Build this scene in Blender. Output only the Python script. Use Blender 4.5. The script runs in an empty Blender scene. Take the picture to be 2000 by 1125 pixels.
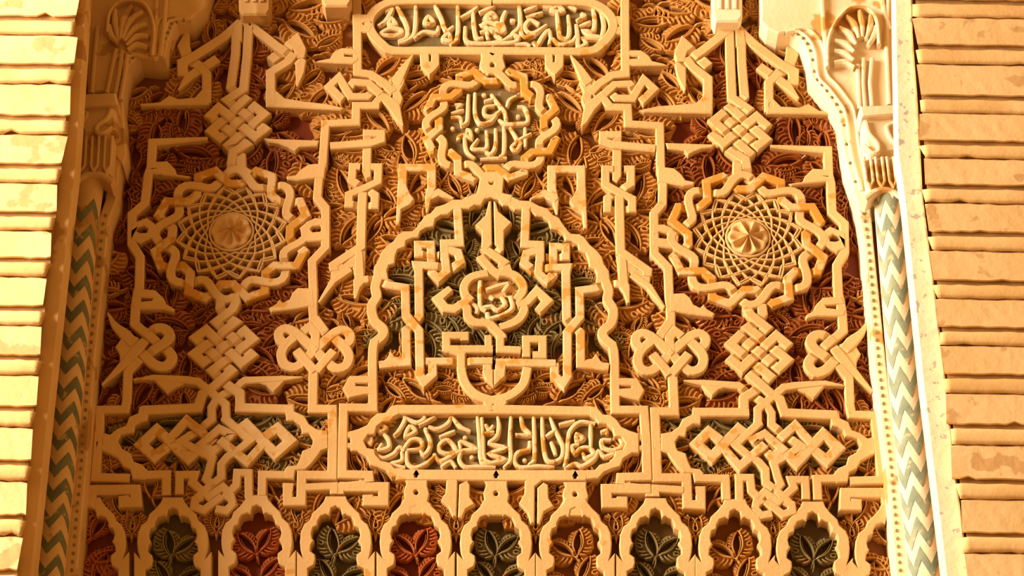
import bpy, bmesh, math, random
import numpy as np
from mathutils import Vector, geometry
random.seed(7)
# ------------------------------------------------------------------ camera, world, lights, exposure
sc = bpy.context.scene
COL = sc.collection
F_PX, TH, DIST, ZC = 4250.0, math.radians(30), 4.25, 3.7
CAMP = (0.0, -DIST*math.cos(TH), ZC-DIST*math.sin(TH))
cam = bpy.data.cameras.new('camera'); cam.sensor_width = 36; cam.lens = F_PX/2000*36
camo = bpy.data.objects.new('camera', cam); COL.objects.link(camo)
camo.location = CAMP; camo.rotation_euler = (math.radians(90)+TH, 0, 0)
sc.camera = camo
w = bpy.data.worlds.new('world'); sc.world = w; w.use_nodes = True
w.node_tree.nodes['Background'].inputs[0].default_value = (1.0, 0.46, 0.10, 1)
w.node_tree.nodes['Background'].inputs[1].default_value = 0.55
def area(name, loc, target, size, power, color):
    l = bpy.data.lights.new(name, 'AREA'); l.shape = 'DISK'; l.size = size; l.energy = power; l.color = color
    o = bpy.data.objects.new(name, l); COL.objects.link(o); o.location = loc
    o.rotation_euler = (Vector(target)-Vector(loc)).to_track_quat('-Z', 'Y').to_euler()
area('daylight_opening', (-4.0, -1.75, ZC+0.85), (0.1, 0, ZC), 2.7, 800, (1.0, 0.795, 0.54))
sc.view_settings.view_transform = 'Standard'; sc.view_settings.look = 'None'
sc.view_settings.gamma = 1; sc.view_settings.use_curve_mapping = False
sc.view_settings.exposure = 0.0

# ------------------------------------------------------------------ mapping: photo position -> point on a wall plane
GR = 0.034                     # depth of the carved ground behind the front of the bands
ct, st = math.cos(TH), math.sin(TH)
def at(px, py, y=0.0):
    dx, dy, dz = px-1000.0, F_PX*ct-(562.5-py)*st, F_PX*st+(562.5-py)*ct
    t = (y-CAMP[1])/dy
    return Vector((CAMP[0]+dx*t, y, CAMP[2]+dz*t))
def pxs(px, py, y=0.0): return at(px+1, py, y).x-at(px, py, y).x
def W(p, y=0.0):
    v = at(p[0], p[1], y); return (v.x, v.z)
TL = {'A1':(0,0,5),'A2':(240,0,5),'A3':(600,0,5),'A4':(940,0,5),'A5':(1260,0,5),'A6':(1600,0,5),
 'B1':(0,200,5),'B2':(240,150,5),'B3':(600,150,5),'B4':(940,150,5),'B5':(1260,150,5),'B6':(1600,150,5),
 'C1':(220,300,4.536),'C2':(600,330,5),'C3':(940,330,5),'C4':(1260,330,4.536),
 'D1':(220,430,4.536),'D2':(600,500,5),'D3':(940,500,5),'D4':(1260,470,4.536),
 'Z8':(1211,586,2.481),'E1':(160,580,4.536),'E2':(560,600,4.536),'E3':(940,600,4.536),'E4':(1320,600,4.536),
 'F1':(150,760,4.536),'F2':(560,770,4.536),'F3':(940,770,4.536),'F4':(1320,770,4.536),
 'G1':(130,900,5),'G2':(500,900,5),'G3':(860,900,5),'G4':(1200,900,5),'G5':(1480,900,5)}
def T(tile, *pts):
    x0, y0, s = TL[tile]
    return [(x0+p[0]/s, y0+p[1]/s) for p in pts]
# the two wings of the panel mirror each other, but were carved by hand: fitted mirror of the wall plane
HM = np.array([[-0.9996314838550758,0.012518803929609915,1.885637632022529],[-0.037824208330757274,0.9530204779532945,0.041241160699608675],[-0.034927298868357104,-0.0044544268637647134,1.0]])
MP = [((1433,46),(477,35)),((1444,208),(461,191)),((1459.5,467.8),(452.6,454.3)),((1621,286),(293,271)),((1294,459),(619,446.6)),((1631.5,464.5),(276,447.7)),((1480,636),(441,625)),((1487.5,736.7),(432,725.5)),((1710,870),(199.6,863.6)),((1286,863.7),(646,859)),((1508.5,971.7),(420,961.7)),((960,355),(960,355)),((964.5,795),(964.5,795)),((962,100),(962,100)),((1218,173),(703,170)),((1299,236),(626,232)),((1719,801.7),(183,789.5)),((1268.5,791.8),(660,787.4))]
def hm(p):
    q = HM @ np.array([p[0]/1000, p[1]/1000, 1]); return q[:2]/q[2]*1000
MR = [(np.array(a), np.array(b)-hm(a)) for a, b in MP]
def mir(p):
    q = hm(p); n = np.zeros(2); d = 0
    for a, r in MR:
        k = 1/((p[0]-a[0])**2+(p[1]-a[1])**2+900)**1.5; n += k*r; d += k
    q = q+n/d
    return (float(q[0]), float(q[1]))
def ML(pts): return [mir(p) for p in pts]

# ------------------------------------------------------------------ materials
def mat(name, c1, c2, scale=14, rough=0.85, bump=0.38, bscale=150, patch=None, pscale=22, pth=0.60, spec=0.3):
    m = bpy.data.materials.new(name); m.use_nodes = True
    nt = m.node_tree; N = nt.nodes; L = nt.links
    b = N['Principled BSDF']; b.inputs['Roughness'].default_value = rough
    b.inputs['Specular IOR Level'].default_value = spec
    tc = N.new('ShaderNodeNewGeometry')
    def noise(s, det=5):
        n = N.new('ShaderNodeTexNoise'); n.inputs['Scale'].default_value = s; n.inputs['Detail'].default_value = det
        L.new(tc.outputs['Position'], n.inputs['Vector']); return n
    def ramp(src, a, c):
        r = N.new('ShaderNodeMapRange'); r.inputs[1].default_value = a; r.inputs[2].default_value = c
        L.new(src, r.inputs[0]); return r
    n1 = noise(scale); r1 = ramp(n1.outputs[0], 0.35, 0.65)
    mx = N.new('ShaderNodeMixRGB'); mx.inputs[1].default_value = (*c1, 1); mx.inputs[2].default_value = (*c2, 1)
    L.new(r1.outputs[0], mx.inputs[0]); out = mx
    if patch:
        n2 = noise(pscale, 8); r2 = ramp(n2.outputs[0], pth, pth+0.03)
        m2 = N.new('ShaderNodeMixRGB'); m2.inputs[2].default_value = (*patch, 1)
        L.new(r2.outputs[0], m2.inputs[0]); L.new(mx.outputs[0], m2.inputs[1]); out = m2
    L.new(out.outputs[0], b.inputs['Base Color'])
    n3 = noise(bscale, 6); n4 = noise(bscale*0.22, 4)
    ad = N.new('ShaderNodeMath'); ad.operation = 'ADD'; L.new(n3.outputs[0], ad.inputs[0]); L.new(n4.outputs[0], ad.inputs[1])
    bp = N.new('ShaderNodeBump'); bp.inputs['Strength'].default_value = bump; bp.inputs['Distance'].default_value = 0.002
    L.new(ad.outputs[0], bp.inputs['Height']); L.new(bp.outputs[0], b.inputs['Normal'])
    return m
M = {
 'stucco': mat('carved_stucco', (0.61,0.395,0.18), (0.70,0.475,0.235), 9, patch=(0.58,0.30,0.07), pscale=16, pth=0.645),
 'worn':   mat('worn_gilded_stucco', (0.61,0.395,0.18), (0.72,0.51,0.29), 16, patch=(0.58,0.31,0.08), pscale=34, pth=0.54),
 'gilt':   mat('gilded_band', (0.62,0.41,0.19), (0.72,0.51,0.29), 16, patch=(0.56,0.28,0.05), pscale=26, pth=0.475),
 'letter': mat('letter_stucco', (0.70,0.50,0.28), (0.78,0.60,0.38), 30, patch=(0.52,0.26,0.05), pscale=45, pth=0.58),
 'tan':    mat('leaf_stucco', (0.47,0.225,0.058), (0.58,0.31,0.095), 12, rough=0.7),
 'red':    mat('red_painted_stucco', (0.25,0.065,0.014), (0.36,0.115,0.028), 12, rough=0.42, bump=0.15, spec=0.5),
 'green':  mat('green_painted_stucco', (0.17,0.13,0.055), (0.26,0.20,0.09), 18, rough=0.5, patch=(0.36,0.19,0.07), pscale=20, pth=0.60, spec=0.5),
 'nred':   mat('red_niche_paint', (0.40,0.10,0.03), (0.48,0.14,0.04), 12, rough=0.45, spec=0.5),
 'gtan':   mat('ground_tan', (0.18,0.065,0.018), (0.26,0.10,0.03), 12),  # ground colour darkened to paint in the shade of the carved pits
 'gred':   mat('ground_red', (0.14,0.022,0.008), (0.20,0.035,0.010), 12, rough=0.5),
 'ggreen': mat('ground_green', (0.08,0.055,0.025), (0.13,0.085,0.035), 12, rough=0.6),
 'gink':   mat('inscription_ground', (0.13,0.10,0.045), (0.22,0.15,0.07), 24, rough=0.7, patch=(0.34,0.25,0.16), pscale=18, pth=0.62),
 'brick':  mat('brick', (0.72,0.50,0.25), (0.80,0.59,0.34), 7, bump=0.5, bscale=60, patch=(0.60,0.38,0.18), pscale=14, pth=0.60),
 'bed':    mat('mortar_bed_plaster', (0.68,0.44,0.19), (0.78,0.56,0.29), 9, bump=0.4, bscale=70),
 'joint':  mat('dark_joint', (0.30,0.18,0.07), (0.42,0.26,0.11), 30),
 'plaster':mat('lit_pale_plaster', (0.82,0.68,0.47), (0.86,0.76,0.60), 10, bump=0.4, bscale=90, patch=(0.60,0.34,0.12), pscale=9, pth=0.60),  # white plaster made paler still: strong light put into the colour
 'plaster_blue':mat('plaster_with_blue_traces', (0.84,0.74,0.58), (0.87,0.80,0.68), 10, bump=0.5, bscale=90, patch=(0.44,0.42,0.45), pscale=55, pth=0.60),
 'shade_plaster':mat('shaded_plaster', (0.60,0.38,0.17), (0.68,0.46,0.23), 10, bump=0.4, bscale=90, patch=(0.44,0.24,0.08), pscale=9, pth=0.58),  # darker copy of the plaster, with the shade on that side painted in
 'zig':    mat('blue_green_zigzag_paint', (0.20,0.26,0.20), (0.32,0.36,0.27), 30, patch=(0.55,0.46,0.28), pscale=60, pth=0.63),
 'zigdark':mat('shaded_green_zigzag_paint', (0.13,0.14,0.09), (0.20,0.20,0.12), 30, patch=(0.45,0.30,0.14), pscale=60, pth=0.63),  # zigzag paint again, darkened to carry the shade of its column
 'bead':   mat('green_bead_paint', (0.20,0.17,0.09), (0.30,0.24,0.12), 40),
}
# ------------------------------------------------------------------ things and meshes
KIDS = {}      # thing key -> list of (name, verts, faces, material, smooth)
INFO = {}      # thing key -> (object name, label, category, group)
def thing(key, name, label, cat, group=None):
    INFO[key] = (name, label, cat, group); KIDS.setdefault(key, [])
def add(key, name, V, Fc, m, smooth=False): KIDS[key].append((name, V, Fc, m, smooth))

def catmull(P, ws, closed, n=5):
    out, ow = [], []
    N = len(P); rng = N if closed else N-1
    for i in range(rng):
        p1, p2 = P[i], P[(i+1) % N]
        p0 = P[i-1] if (i > 0 or closed) else (2*p1[0]-p2[0], 2*p1[1]-p2[1])
        p3 = P[(i+2) % N] if (i+2 < N or closed) else (2*p2[0]-p1[0], 2*p2[1]-p1[1])
        for k in range(n):
            t = k/n
            out.append(tuple(0.5*((2*p1[c])+(-p0[c]+p2[c])*t+(2*p0[c]-5*p1[c]+4*p2[c]-p3[c])*t*t+(-p0[c]+3*p1[c]-3*p2[c]+p3[c])*t**3) for c in (0, 1)))
            ow.append(ws[i]*(1-t)+ws[(i+1) % N]*t)
    if not closed: out.append(tuple(P[-1])); ow.append(ws[-1])
    return out, ow
STR = []
def SW(key, P, wd, sm=False, d=0.0, name='strap', m='stucco', bev=0.0021, back=GR, closed=False, weave=True, dip=0.005):
    ws = list(wd) if isinstance(wd, (list, tuple)) else [wd]*len(P)
    if sm: P, ws = catmull(P, ws, closed, sm if isinstance(sm, int) and sm > 1 else 5)
    Q, qw = [P[0]], [ws[0]]
    for p, x in zip(P[1:], ws[1:]):
        if math.dist(p, Q[-1]) > 1e-4: Q.append(p); qw.append(x)
    if closed and math.dist(Q[0], Q[-1]) > 1e-4: Q.append(Q[0]); qw.append(qw[0])
    STR.append(dict(key=key, P=Q, w=qw, d=d, name=name, m=m, bev=bev, back=back, closed=closed, weave=weave, dip=dip, x=[], k=len(STR)))
def S(key, pts, wd=18, d=0.0, **kw):
    s = pxs(*pts[len(pts)//2])
    wd = [x*s for x in wd] if isinstance(wd, (list, tuple)) else wd*s
    SW(key, [W(p, d) for p in pts], wd, d=d, **kw)
def SB(keys, pts, *a, **kw):
    S(keys[0], pts, *a, **kw); S(keys[1], ML(pts), *a, **kw)
def offs(L, h):
    n = len(L); A = sum(L[i][0]*L[(i+1) % n][1]-L[(i+1) % n][0]*L[i][1] for i in range(n))
    sg = 1 if A > 0 else -1; out = []
    for i in range(n):
        a, b, c = L[i-1], L[i], L[(i+1) % n]
        d1 = Vector((b[0]-a[0], b[1]-a[1])); d2 = Vector((c[0]-b[0], c[1]-b[1]))
        if d1.length < 1e-7 or d2.length < 1e-7: out.append(b); continue
        d1.normalize(); d2.normalize()
        n1 = Vector((-d1.y, d1.x))*sg; n2 = Vector((-d2.y, d2.x))*sg
        mm = n1+n2
        if mm.length < 1e-4: mm = n1
        mm.normalize(); k = min(1/max(mm.dot(n1), 0.35), 2.2)
        out.append((b[0]+mm.x*h*k, b[1]+mm.y*h*k))
    return out
SLAB = [0]
def PW(key, loops, d=0.0, back=GR, m='stucco', name='plate', bev=0.0021):
    V, Fc = [], []; tops = []; SLAB[0] += 1; d = d+0.00003+((SLAB[0]*0.7548777) % 1)*0.0010
    for li, L in enumerate(loops):
        n = len(L); ins = offs(L, bev if li == 0 else -bev); b = len(V)
        V += [(x, d, z) for x, z in ins]+[(x, d+bev, z) for x, z in L]+[(x, back, z) for x, z in L]
        for i in range(n):
            j = (i+1) % n
            Fc.append((b+i, b+j, b+n+j, b+n+i)); Fc.append((b+n+i, b+n+j, b+2*n+j, b+2*n+i))
        tops.append((b, ins))
    idx = []; polys = []
    for b, ins in tops:
        polys.append([Vector((x, z, 0)) for x, z in ins]); idx += [b+i for i in range(len(ins))]
    for t in geometry.tessellate_polygon(polys): Fc.append(tuple(idx[i] for i in t))
    add(key, name, V, Fc, m)
def P(key, pts, holes=(), d=0.0, **kw):
    PW(key, [[W(p, d) for p in pts]]+[[W(p, d) for p in h] for h in holes], d=d, **kw)
def PB(keys, pts, holes=(), **kw):
    P(keys[0], pts, holes, **kw); P(keys[1], ML(pts), [ML(h) for h in holes], **kw)
def oval(cx, cy, rx, ry, n=12, tip=None):
    o = []
    for i in range(n):
        a = 2*math.pi*i/n; x, y = math.cos(a), math.sin(a)
        if tip == 'r': y *= (1-x)**0.5*0.9
        if tip == 'l': y *= (1+x)**0.5*0.9
        if tip == 'u': x *= (1+y)**0.5*0.9
        o.append((cx+rx*x, cy+ry*y))
    if tip:
        q = []
        for p in o:
            if not q or math.dist(p, q[-1]) > 0.4: q.append(p)
        o = q
    return o
def weave():
    segs = []
    B = []
    for s in STR:
        Q = s['P']; xs = [p[0] for p in Q]; zs = [p[1] for p in Q]; B.append((min(xs), max(xs), min(zs), max(zs)))
        a = [0]
        for i in range(1, len(Q)): a.append(a[-1]+math.dist(Q[i-1], Q[i]))
        s['a'] = a
    X = []
    def inter(i, j):
        si, sj = STR[i], STR[j]; Pi, Pj = si['P'], sj['P']
        for u in range(len(Pi)-1):
            ax, az = Pi[u]; bx, bz = Pi[u+1]
            lx, hx = min(ax, bx), max(ax, bx); lz, hz = min(az, bz), max(az, bz)
            for v in range(u+2 if i == j else 0, len(Pj)-1):
                cx, cz = Pj[v]; dx, dz = Pj[v+1]
                if max(cx, dx) < lx or min(cx, dx) > hx or max(cz, dz) < lz or min(cz, dz) > hz: continue
                den = (bx-ax)*(dz-cz)-(bz-az)*(dx-cx)
                if abs(den) < 1e-12: continue
                t = ((cx-ax)*(dz-cz)-(cz-az)*(dx-cx))/den; q = ((cx-ax)*(bz-az)-(cz-az)*(bx-ax))/den
                if 0 <= t <= 1 and 0 <= q <= 1:
                    la = si['a'][u]+t*math.dist(Pi[u], Pi[u+1]); lb = sj['a'][v]+q*math.dist(Pj[v], Pj[v+1])
                    ok = True
                    for s, l in ((si, la), (sj, lb)):
                        if not s['closed'] and (l < 0.3*s['w'][0] or l > s['a'][-1]-0.3*s['w'][-1]): ok = False
                        if s['closed'] and i == j and (l < 1e-4 or l > s['a'][-1]-1e-4): ok = False
                    if ok:
                        k = len(X); X.append([(i, la), (j, lb)]); si['x'].append((la, k, 0)); sj['x'].append((lb, k, 1))
    for i in range(len(STR)):
        if not STR[i]['weave']: continue
        for j in range(i, len(STR)):
            if not STR[j]['weave'] or abs(STR[i]['d']-STR[j]['d']) > 0.002: continue
            a, b = B[i], B[j]
            if a[1] < b[0] or b[1] < a[0] or a[3] < b[2] or b[3] < a[2]: continue
            inter(i, j)
    over = {}
    for s in STR: s['x'].sort()
    nb = {}
    for s in STR:
        L = s['x']
        for u in range(len(L)-1):
            nb.setdefault(L[u][1], []).append((L[u+1][1], L[u][2], L[u+1][2])); nb.setdefault(L[u+1][1], []).append((L[u][1], L[u+1][2], L[u][2]))
    for k in range(len(X)):
        if k in over: continue
        over[k] = 0; st = [k]
        while st:
            c = st.pop()
            for o, ec, eo in nb.get(c, []):
                if o in over: continue
                is_over = (over[c] == ec)          # entry that is over at c must be under at o
                over[o] = (1-eo) if is_over else eo
                st.append(o)
    for s in STR:
        s['dips'] = []
        for la, k, e in s['x']:
            if over[k] != e:
                oi, ol = X[k][1-e]; s['dips'].append((la, STR[oi]['w'][0]/2))
def build_strands():
    weave()
    for s in STR:
        Q, a, wd = s['P'], s['a'], s['w']
        stops = set(a)
        for la, h in s['dips']:
            for o in (-h*1.7-0.002, -h*1.05, h*1.05, h*1.7+0.002):
                l = la+o
                if 0 < l < a[-1] and min(abs(l-x) for x in a) > 5e-4: stops.add(l)
        ls = sorted(stops); pts = []; k = 0
        for l in ls:
            while k < len(a)-2 and l > a[k+1]: k += 1
            L = a[k+1]-a[k]; t = (l-a[k])/L if L else 0
            pts.append((Q[k][0]+(Q[k+1][0]-Q[k][0])*t, Q[k][1]+(Q[k+1][1]-Q[k][1])*t, wd[k]+(wd[k+1]-wd[k])*t, l))
        n = len(pts); V, Fc = [], []; cl = s['closed']; jit = 0.00002+((s['k']*0.6180339) % 1)*0.0010
        for i, (x, z, ww, l) in enumerate(pts):
            p = pts[i-1] if i > 0 else (pts[-2] if cl else None); q = pts[i+1] if i < n-1 else (pts[1] if cl else None)
            d1 = Vector((x-p[0], z-p[1])) if p else None; d2 = Vector((q[0]-x, q[1]-z)) if q else None
            if d1 is None: d1 = d2
            if d2 is None: d2 = d1
            d1 = d1.normalized(); d2 = d2.normalized()
            n1 = Vector((-d1.y, d1.x)); n2 = Vector((-d2.y, d2.x)); mm = n1+n2
            if mm.length < 1e-3: mm = n1.copy()
            mm.normalize(); kk = min(1/max(mm.dot(n1), 0.3), 2.4); h = ww/2
            base = s['d']+jit+(0 if cl else l*0.0009); dd = base
            for la, ho in s['dips']:
                u = abs(l-la)
                if cl: u = min(u, a[-1]-u)
                if u < ho*1.7+0.002: dd = max(dd, base+s['dip']*(1 if u <= ho*1.06 else (ho*1.7+0.002-u)/(ho*0.65+0.002)))
            b = min(s['bev'], h*0.8)
            for o, y in ((-h, s['back']), (-h, dd+b), (-h+b, dd), (h-b, dd), (h, dd+b), (h, s['back'])):
                V.append((x+mm.x*kk*o, y, z+mm.y*kk*o))
        for i in range(n-1):
            for c in range(5): Fc.append((i*6+c, i*6+c+1, i*6+7+c, i*6+6+c))
        if not cl:
            Fc.append(tuple(range(6))); Fc.append(tuple(range(n*6-1, n*6-7, -1)))
        add(s['key'], s['name'], V, Fc, s['m'])
def mesh_obj(name, V, Fc, m, smooth=False):
    me = bpy.data.meshes.new(name); me.from_pydata(V, [], Fc); me.materials.append(M[m])
    bm = bmesh.new(); bm.from_mesh(me); bmesh.ops.recalc_face_normals(bm, faces=bm.faces); bm.to_mesh(me); bm.free()
    if smooth: me.polygons.foreach_set('use_smooth', [True]*len(me.polygons))
    o = bpy.data.objects.new(name, me); COL.objects.link(o); return o
ROOT = {}
def finish():
    for key, kids in KIDS.items():
        name, label, cat, group = INFO[key]
        allv = [v for k in kids for v in k[1]]
        if key in ROOT: root = ROOT[key]; loc = root.location.copy()
        else:
            loc = Vector((sum(v[0] for v in allv)/len(allv), GR, min(v[2] for v in allv))) if allv else Vector((0, 0, 0))
            root = bpy.data.objects.new(name, None); root.empty_display_size = 0.05; COL.objects.link(root); root.location = loc
            root['label'] = label; root['category'] = cat
            if group: root['group'] = group
            ROOT[key] = root
        last = {}
        for nm, V, Fc, m, smo in kids:
            par, _, nm = nm.rpartition('>')
            o = mesh_obj(nm, [(v[0]-loc.x, v[1]-loc.y, v[2]-loc.z) for v in V], Fc, m, smo); o.parent = last.get(par, root); last[nm] = o
def struct(name, V, Fc, m, label, cat):
    o = mesh_obj(name, V, Fc, m); o['kind'] = 'structure'; o['label'] = label; o['category'] = cat; return o

# ================================================================== THE SETTING
def quad(pts, y): return [tuple(at(*p, y)) for p in pts]
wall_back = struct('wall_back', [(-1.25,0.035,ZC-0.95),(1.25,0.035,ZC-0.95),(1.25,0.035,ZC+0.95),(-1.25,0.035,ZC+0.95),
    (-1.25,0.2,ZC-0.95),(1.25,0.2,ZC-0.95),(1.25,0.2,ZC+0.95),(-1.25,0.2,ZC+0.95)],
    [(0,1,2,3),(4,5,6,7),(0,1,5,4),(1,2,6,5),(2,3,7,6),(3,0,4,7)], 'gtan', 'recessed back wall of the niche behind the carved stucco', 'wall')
def ground(name, pts, m, y=0.0342):
    L = [W(p, y) for p in pts]; V = [(x, y, z) for x, z in L]+[(x, 0.038, z) for x, z in L]; n = len(L)
    Fc = [tuple(t) for t in geometry.tessellate_polygon([[Vector((x, z, 0)) for x, z in L]])]+[(i, (i+1) % n, n+(i+1) % n, n+i) for i in range(n)]
    o = mesh_obj(name, V, Fc, m); o.parent = wall_back
YB = -0.26
def course(parent, xa, xb, ya, yb, sl, front, m, name, side):
    """one brick or bed course from xa to xb, ya..yb at its inner end, drawn on the plane y=front with uneven arrises"""
    n = 34; top, bot = [], []
    for i in range(n+1):
        t = i/n; x = xa+(xb-xa)*t
        j = lambda a: random.uniform(-a, a)
        chip = (6 if random.random() < 0.05 else 0)
        top.append((x, ya+sl*(x-(xb if side < 0 else xa))+j(1.1))); bot.append((x, yb+sl*(x-(xb if side < 0 else xa))+j(1.1)-chip*random.random()))
    e = xb if side < 0 else xa
    if side < 0: top[-1] = (e+random.uniform(-6, 2), top[-1][1]+2); bot[-1] = (e-7+random.uniform(-6, 2), bot[-1][1]-1)
    else: top[0] = (e+random.uniform(-2, 6), top[0][1]+2); bot[0] = (e+3+random.uniform(-2, 8), bot[0][1]-1)
    rows = []
    b = 2.0
    def row(L, dy, y): return [tuple(at(p[0], p[1]+dy, y)) for p in L]
    rows = [row(top, 0, YB+0.06), row(top, 0, front+0.006), row(top, b, front)]
    for k in (0.33, 0.66): rows.append([tuple(at(a[0]*(1-k)+c[0]*k, a[1]*(1-k)+c[1]*k, front+random.uniform(-.0003, .0003)-(0.002 if name != 'brick' else 0))) for a, c in zip(top, bot)])
    rows += [row(bot, -b*1.6, front), row(bot, 0, front+0.007), row(bot, 0, YB+0.06)]
    V = [v for r in rows for v in r]; m_ = n+1
    Fc = [(r*m_+i, r*m_+i+1, (r+1)*m_+i+1, (r+1)*m_+i) for r in range(len(rows)-1) for i in range(n)]
    Fc += [tuple(r*m_ for r in range(len(rows))), tuple(r*m_+n for r in reversed(range(len(rows))))]
    o = mesh_obj(name, V, Fc, m, name != 'brick'); o.parent = parent
def interp(tab, y):
    for (y0, x0), (y1, x1) in zip(tab, tab[1:]):
        if y <= y1 or (y1, x1) == tab[-1]: return x0+(x1-x0)*(y-y0)/(y1-y0)
LEDGE = [(0,152),(130,143),(250,132),(330,121),(430,106),(560,90),(740,74),(905,58),(1125,36)]
REDGE = [(0,1784),(190,1796),(300,1803),(365,1806),(560,1826),(740,1846),(940,1868),(1125,1893)]
def box_back(name, pts, y0, y1, m, label):
    n = len(pts); V = quad(pts, y0)+quad(pts, y1)
    return struct(name, V, [tuple(range(n)), tuple(range(2*n-1, n-1, -1))]+[(i, (i+1) % n, n+(i+1) % n, n+i) for i in range(n)], m, label, 'wall')
wl = box_back('wall_left', [(-420,-260),(interp(LEDGE,-200)-5,-260),(150,0),(120,330),(72,740),(34,1125),(14,1330),(-420,1330)], YB+0.010, YB+0.28, 'joint', 'brick wall of thin courses at the shaded column, lit almost white')
wr = box_back('wall_right', [(2420,-260),(1768,-260),(1788,0),(1810,365),(1850,740),(1897,1125),(1920,1330),(2420,1330)], YB+0.010, YB+0.28, 'joint', 'orange brick wall of thin courses beside the bright column')
JL = [-150,-55,38,132,232,327,421,510,604,700,800,905,1012,1120,1230]
JR = [-185,-90,3,92,190,279,365,457,552,643,735,833,940,1045,1150,1255]
for J, par, sd in ((JL, wl, -1), (JR, wr, 1)):
    for a, b in zip(J, J[1:]):
        h = b-a; y1 = a+3.5; y2 = a+4+h*0.29; y3 = y2+0.6; y4 = b-4.5
        for ya, yb, fr, m, nm in ((y1, y2, YB-0.003, 'bed', 'mortar_bed'), (y3, y4, YB, 'brick', 'brick')):
            ym = (ya+yb)/2
            if sd < 0: course(par, -420, interp(LEDGE, ym)+5, ya, yb, 0.012, fr, m, nm, -1)
            else: course(par, interp(REDGE, ym)-6, 2420, ya, yb, 0.018, fr, m, nm, 1)
# ================================================================== THE CARVED BANDS
BR, SH = 'by the bright column', 'by the shaded column'
def pair(key, name, label, cat, group=None):
    thing(key+'R', name, label % BR, cat, group); thing(key+'L', name, label % SH, cat, group)
    return key+'R', key+'L'
# ---- arrow with two side knots, upper corners
K = pair('arrow', 'arrow_strapwork', 'upward arrow of bands with two hooked side knots, %s', 'strapwork', 'arrow strapwork')
SB(K, T('A5',(850,262),(560,490),(420,585),(345,640),(360,740),(392,880)), [19,19,20,21,18,3])
SB(K, T('A5',(345,600),(345,520),(385,430),(620,640)), [16,24,24,22])
SB(K, T('A5',(615,1085),(615,760),(465,645),(400,560)), 19)
PB(K, T('A5',(658,1105),(-10,1092),(-60,1070),(130,1030),(330,1015),(500,1000),(575,930),(658,950)), [oval(1384.5,207,3.5,5,tip=None)])
SB(K, T('A5',(900,262),(1060,420),(1330,620),(1450,690),(1450,790),(1400,800)), [19,20,20,22,20,14])
SB(K, T('A5',(1405,400),(1440,520),(1400,640),(1290,720),(1210,800),(1212,1090)), [10,24,22,20,18,18])
SB(K, T('A5',(1115,640),(1390,830),(1500,955)), [20,19,4])
PB(K, T('A5',(1185,1108),(1180,960),(1255,960),(1330,1035),(1510,1045),(1600,1010),(1700,1075),(1890,1095),(1880,1115)), [oval(1506,205,3.5,4.5)])
PB(K, T('A5',(862,225),(770,305),(790,440),(865,460)), [T('A5',(815,290),(785,330),(800,345),(825,325))])
PB(K, T('A5',(878,225),(975,300),(990,430),(885,460)), [T('A5',(925,285),(960,330),(945,348),(928,325))])
# ---- the woven square knots: lattice of holes, two strands folded back at the corners
def knot(Kk, H, u, v, inL, inR, outA, outB, wd=19):
    q = lambda i, j: (H[0]+i*u[0]+j*v[0], H[1]+i*u[1]+j*v[1])
    A = inL+[q(-0.5,-1.5),q(-0.5,2.5),q(0.5,2.5),q(0.5,-1.5),q(1.5,-1.5),q(1.5,2.5)]+outA
    Bq = inR+[q(-1.5,-0.5),q(2.5,-0.5),q(2.5,0.5),q(-1.5,0.5),q(-1.5,1.5),q(2.5,1.5)]+outB
    SB(Kk, A, wd); SB(Kk, Bq, wd)
K = pair('knotU', 'woven_knot', 'square woven knot between arrow and star rosette %s', 'knot', 'woven square knots')
o, = T('B5',(925,440)); uu = (17.4,15.4); vv = (-16.4,13.2)
knot(K, o, uu, vv, T('A5',(824,300),(835,600),(850,945)), T('A5',(938,300),(945,600),(972,930),(915,985)),
     T('B5',(980,800),(1010,980),(1060,1010)), T('B5',(905,830),(905,960),(830,1010)))
# ---- box frames round the rosettes
K = pair('frame', 'strapwork_frame', 'angular band frame boxing in the star rosette %s', 'strapwork', 'rosette box frames')
SB(K, T('B5',(1225,672),(1785,705),(1795,950))+T('C4',(1648,120),(1658,375),(1765,475),(1770,730),(1702,845),(1715,1110))+T('D4',(1730,520),(1748,640),(1758,790))+T('E4',(1380,295)), [8]+[18]*14)
SB(K, T('E4',(1400,270),(1330,335),(1210,435),(1178,503),(1235,572),(1330,550),(1443,430),(1560,300),(1650,215),(1705,110)), [19,19,20,21,22,21,20,24,14,3], sm=3)
PB(K, T('B5',(1800,900),(1640,890),(1560,970),(1540,1020),(1400,1040),(1430,1060),(1560,1040),(1840,1010),(1840,960),(1690,950),(1690,965),(1800,985)))
PB(K, T('D4',(1740,490),(1580,500),(1510,570),(1490,620),(1425,660),(1430,690),(1520,670),(1760,668),(1780,610),(1610,592),(1600,572),(1770,560)))
SB(K, T('E4',(1545,880),(1535,620),(1440,510)), 18)
SB(K, T('E4',(1460,530),(1420,490),(1330,430),(1236,366),(1197,302),(1243,242),(1334,250),(1400,345),(1480,450),(1600,590),(1745,740)), [18,20,20,21,22,21,20,20,22,16,4], sm=3)
PB(K, T('E4',(1450,325),(1580,270),(1590,330),(1640,410),(1605,470),(1600,570),(1540,500),(1460,420)), [oval(1655,686,3.2,4)], d=0.002)
SB(K, T('B4',(1210,285),(1430,292),(1440,452),(1745,470),(1755,900))+T('C4',(160,40),(155,300),(80,390),(85,740),(205,865),(215,1100))+T('D4',(215,480),(230,640),(228,760),(130,845)), 18)
PB(K, T('C4',(110,-30),(260,-10),(320,40),(360,95),(440,110),(430,140),(340,150),(190,122),(110,120)))
PB(K, T('D4',(215,465),(350,460),(400,500),(430,560),(490,590),(520,560),(550,600),(620,640),(600,675),(400,650),(270,625),(215,640)))
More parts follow.
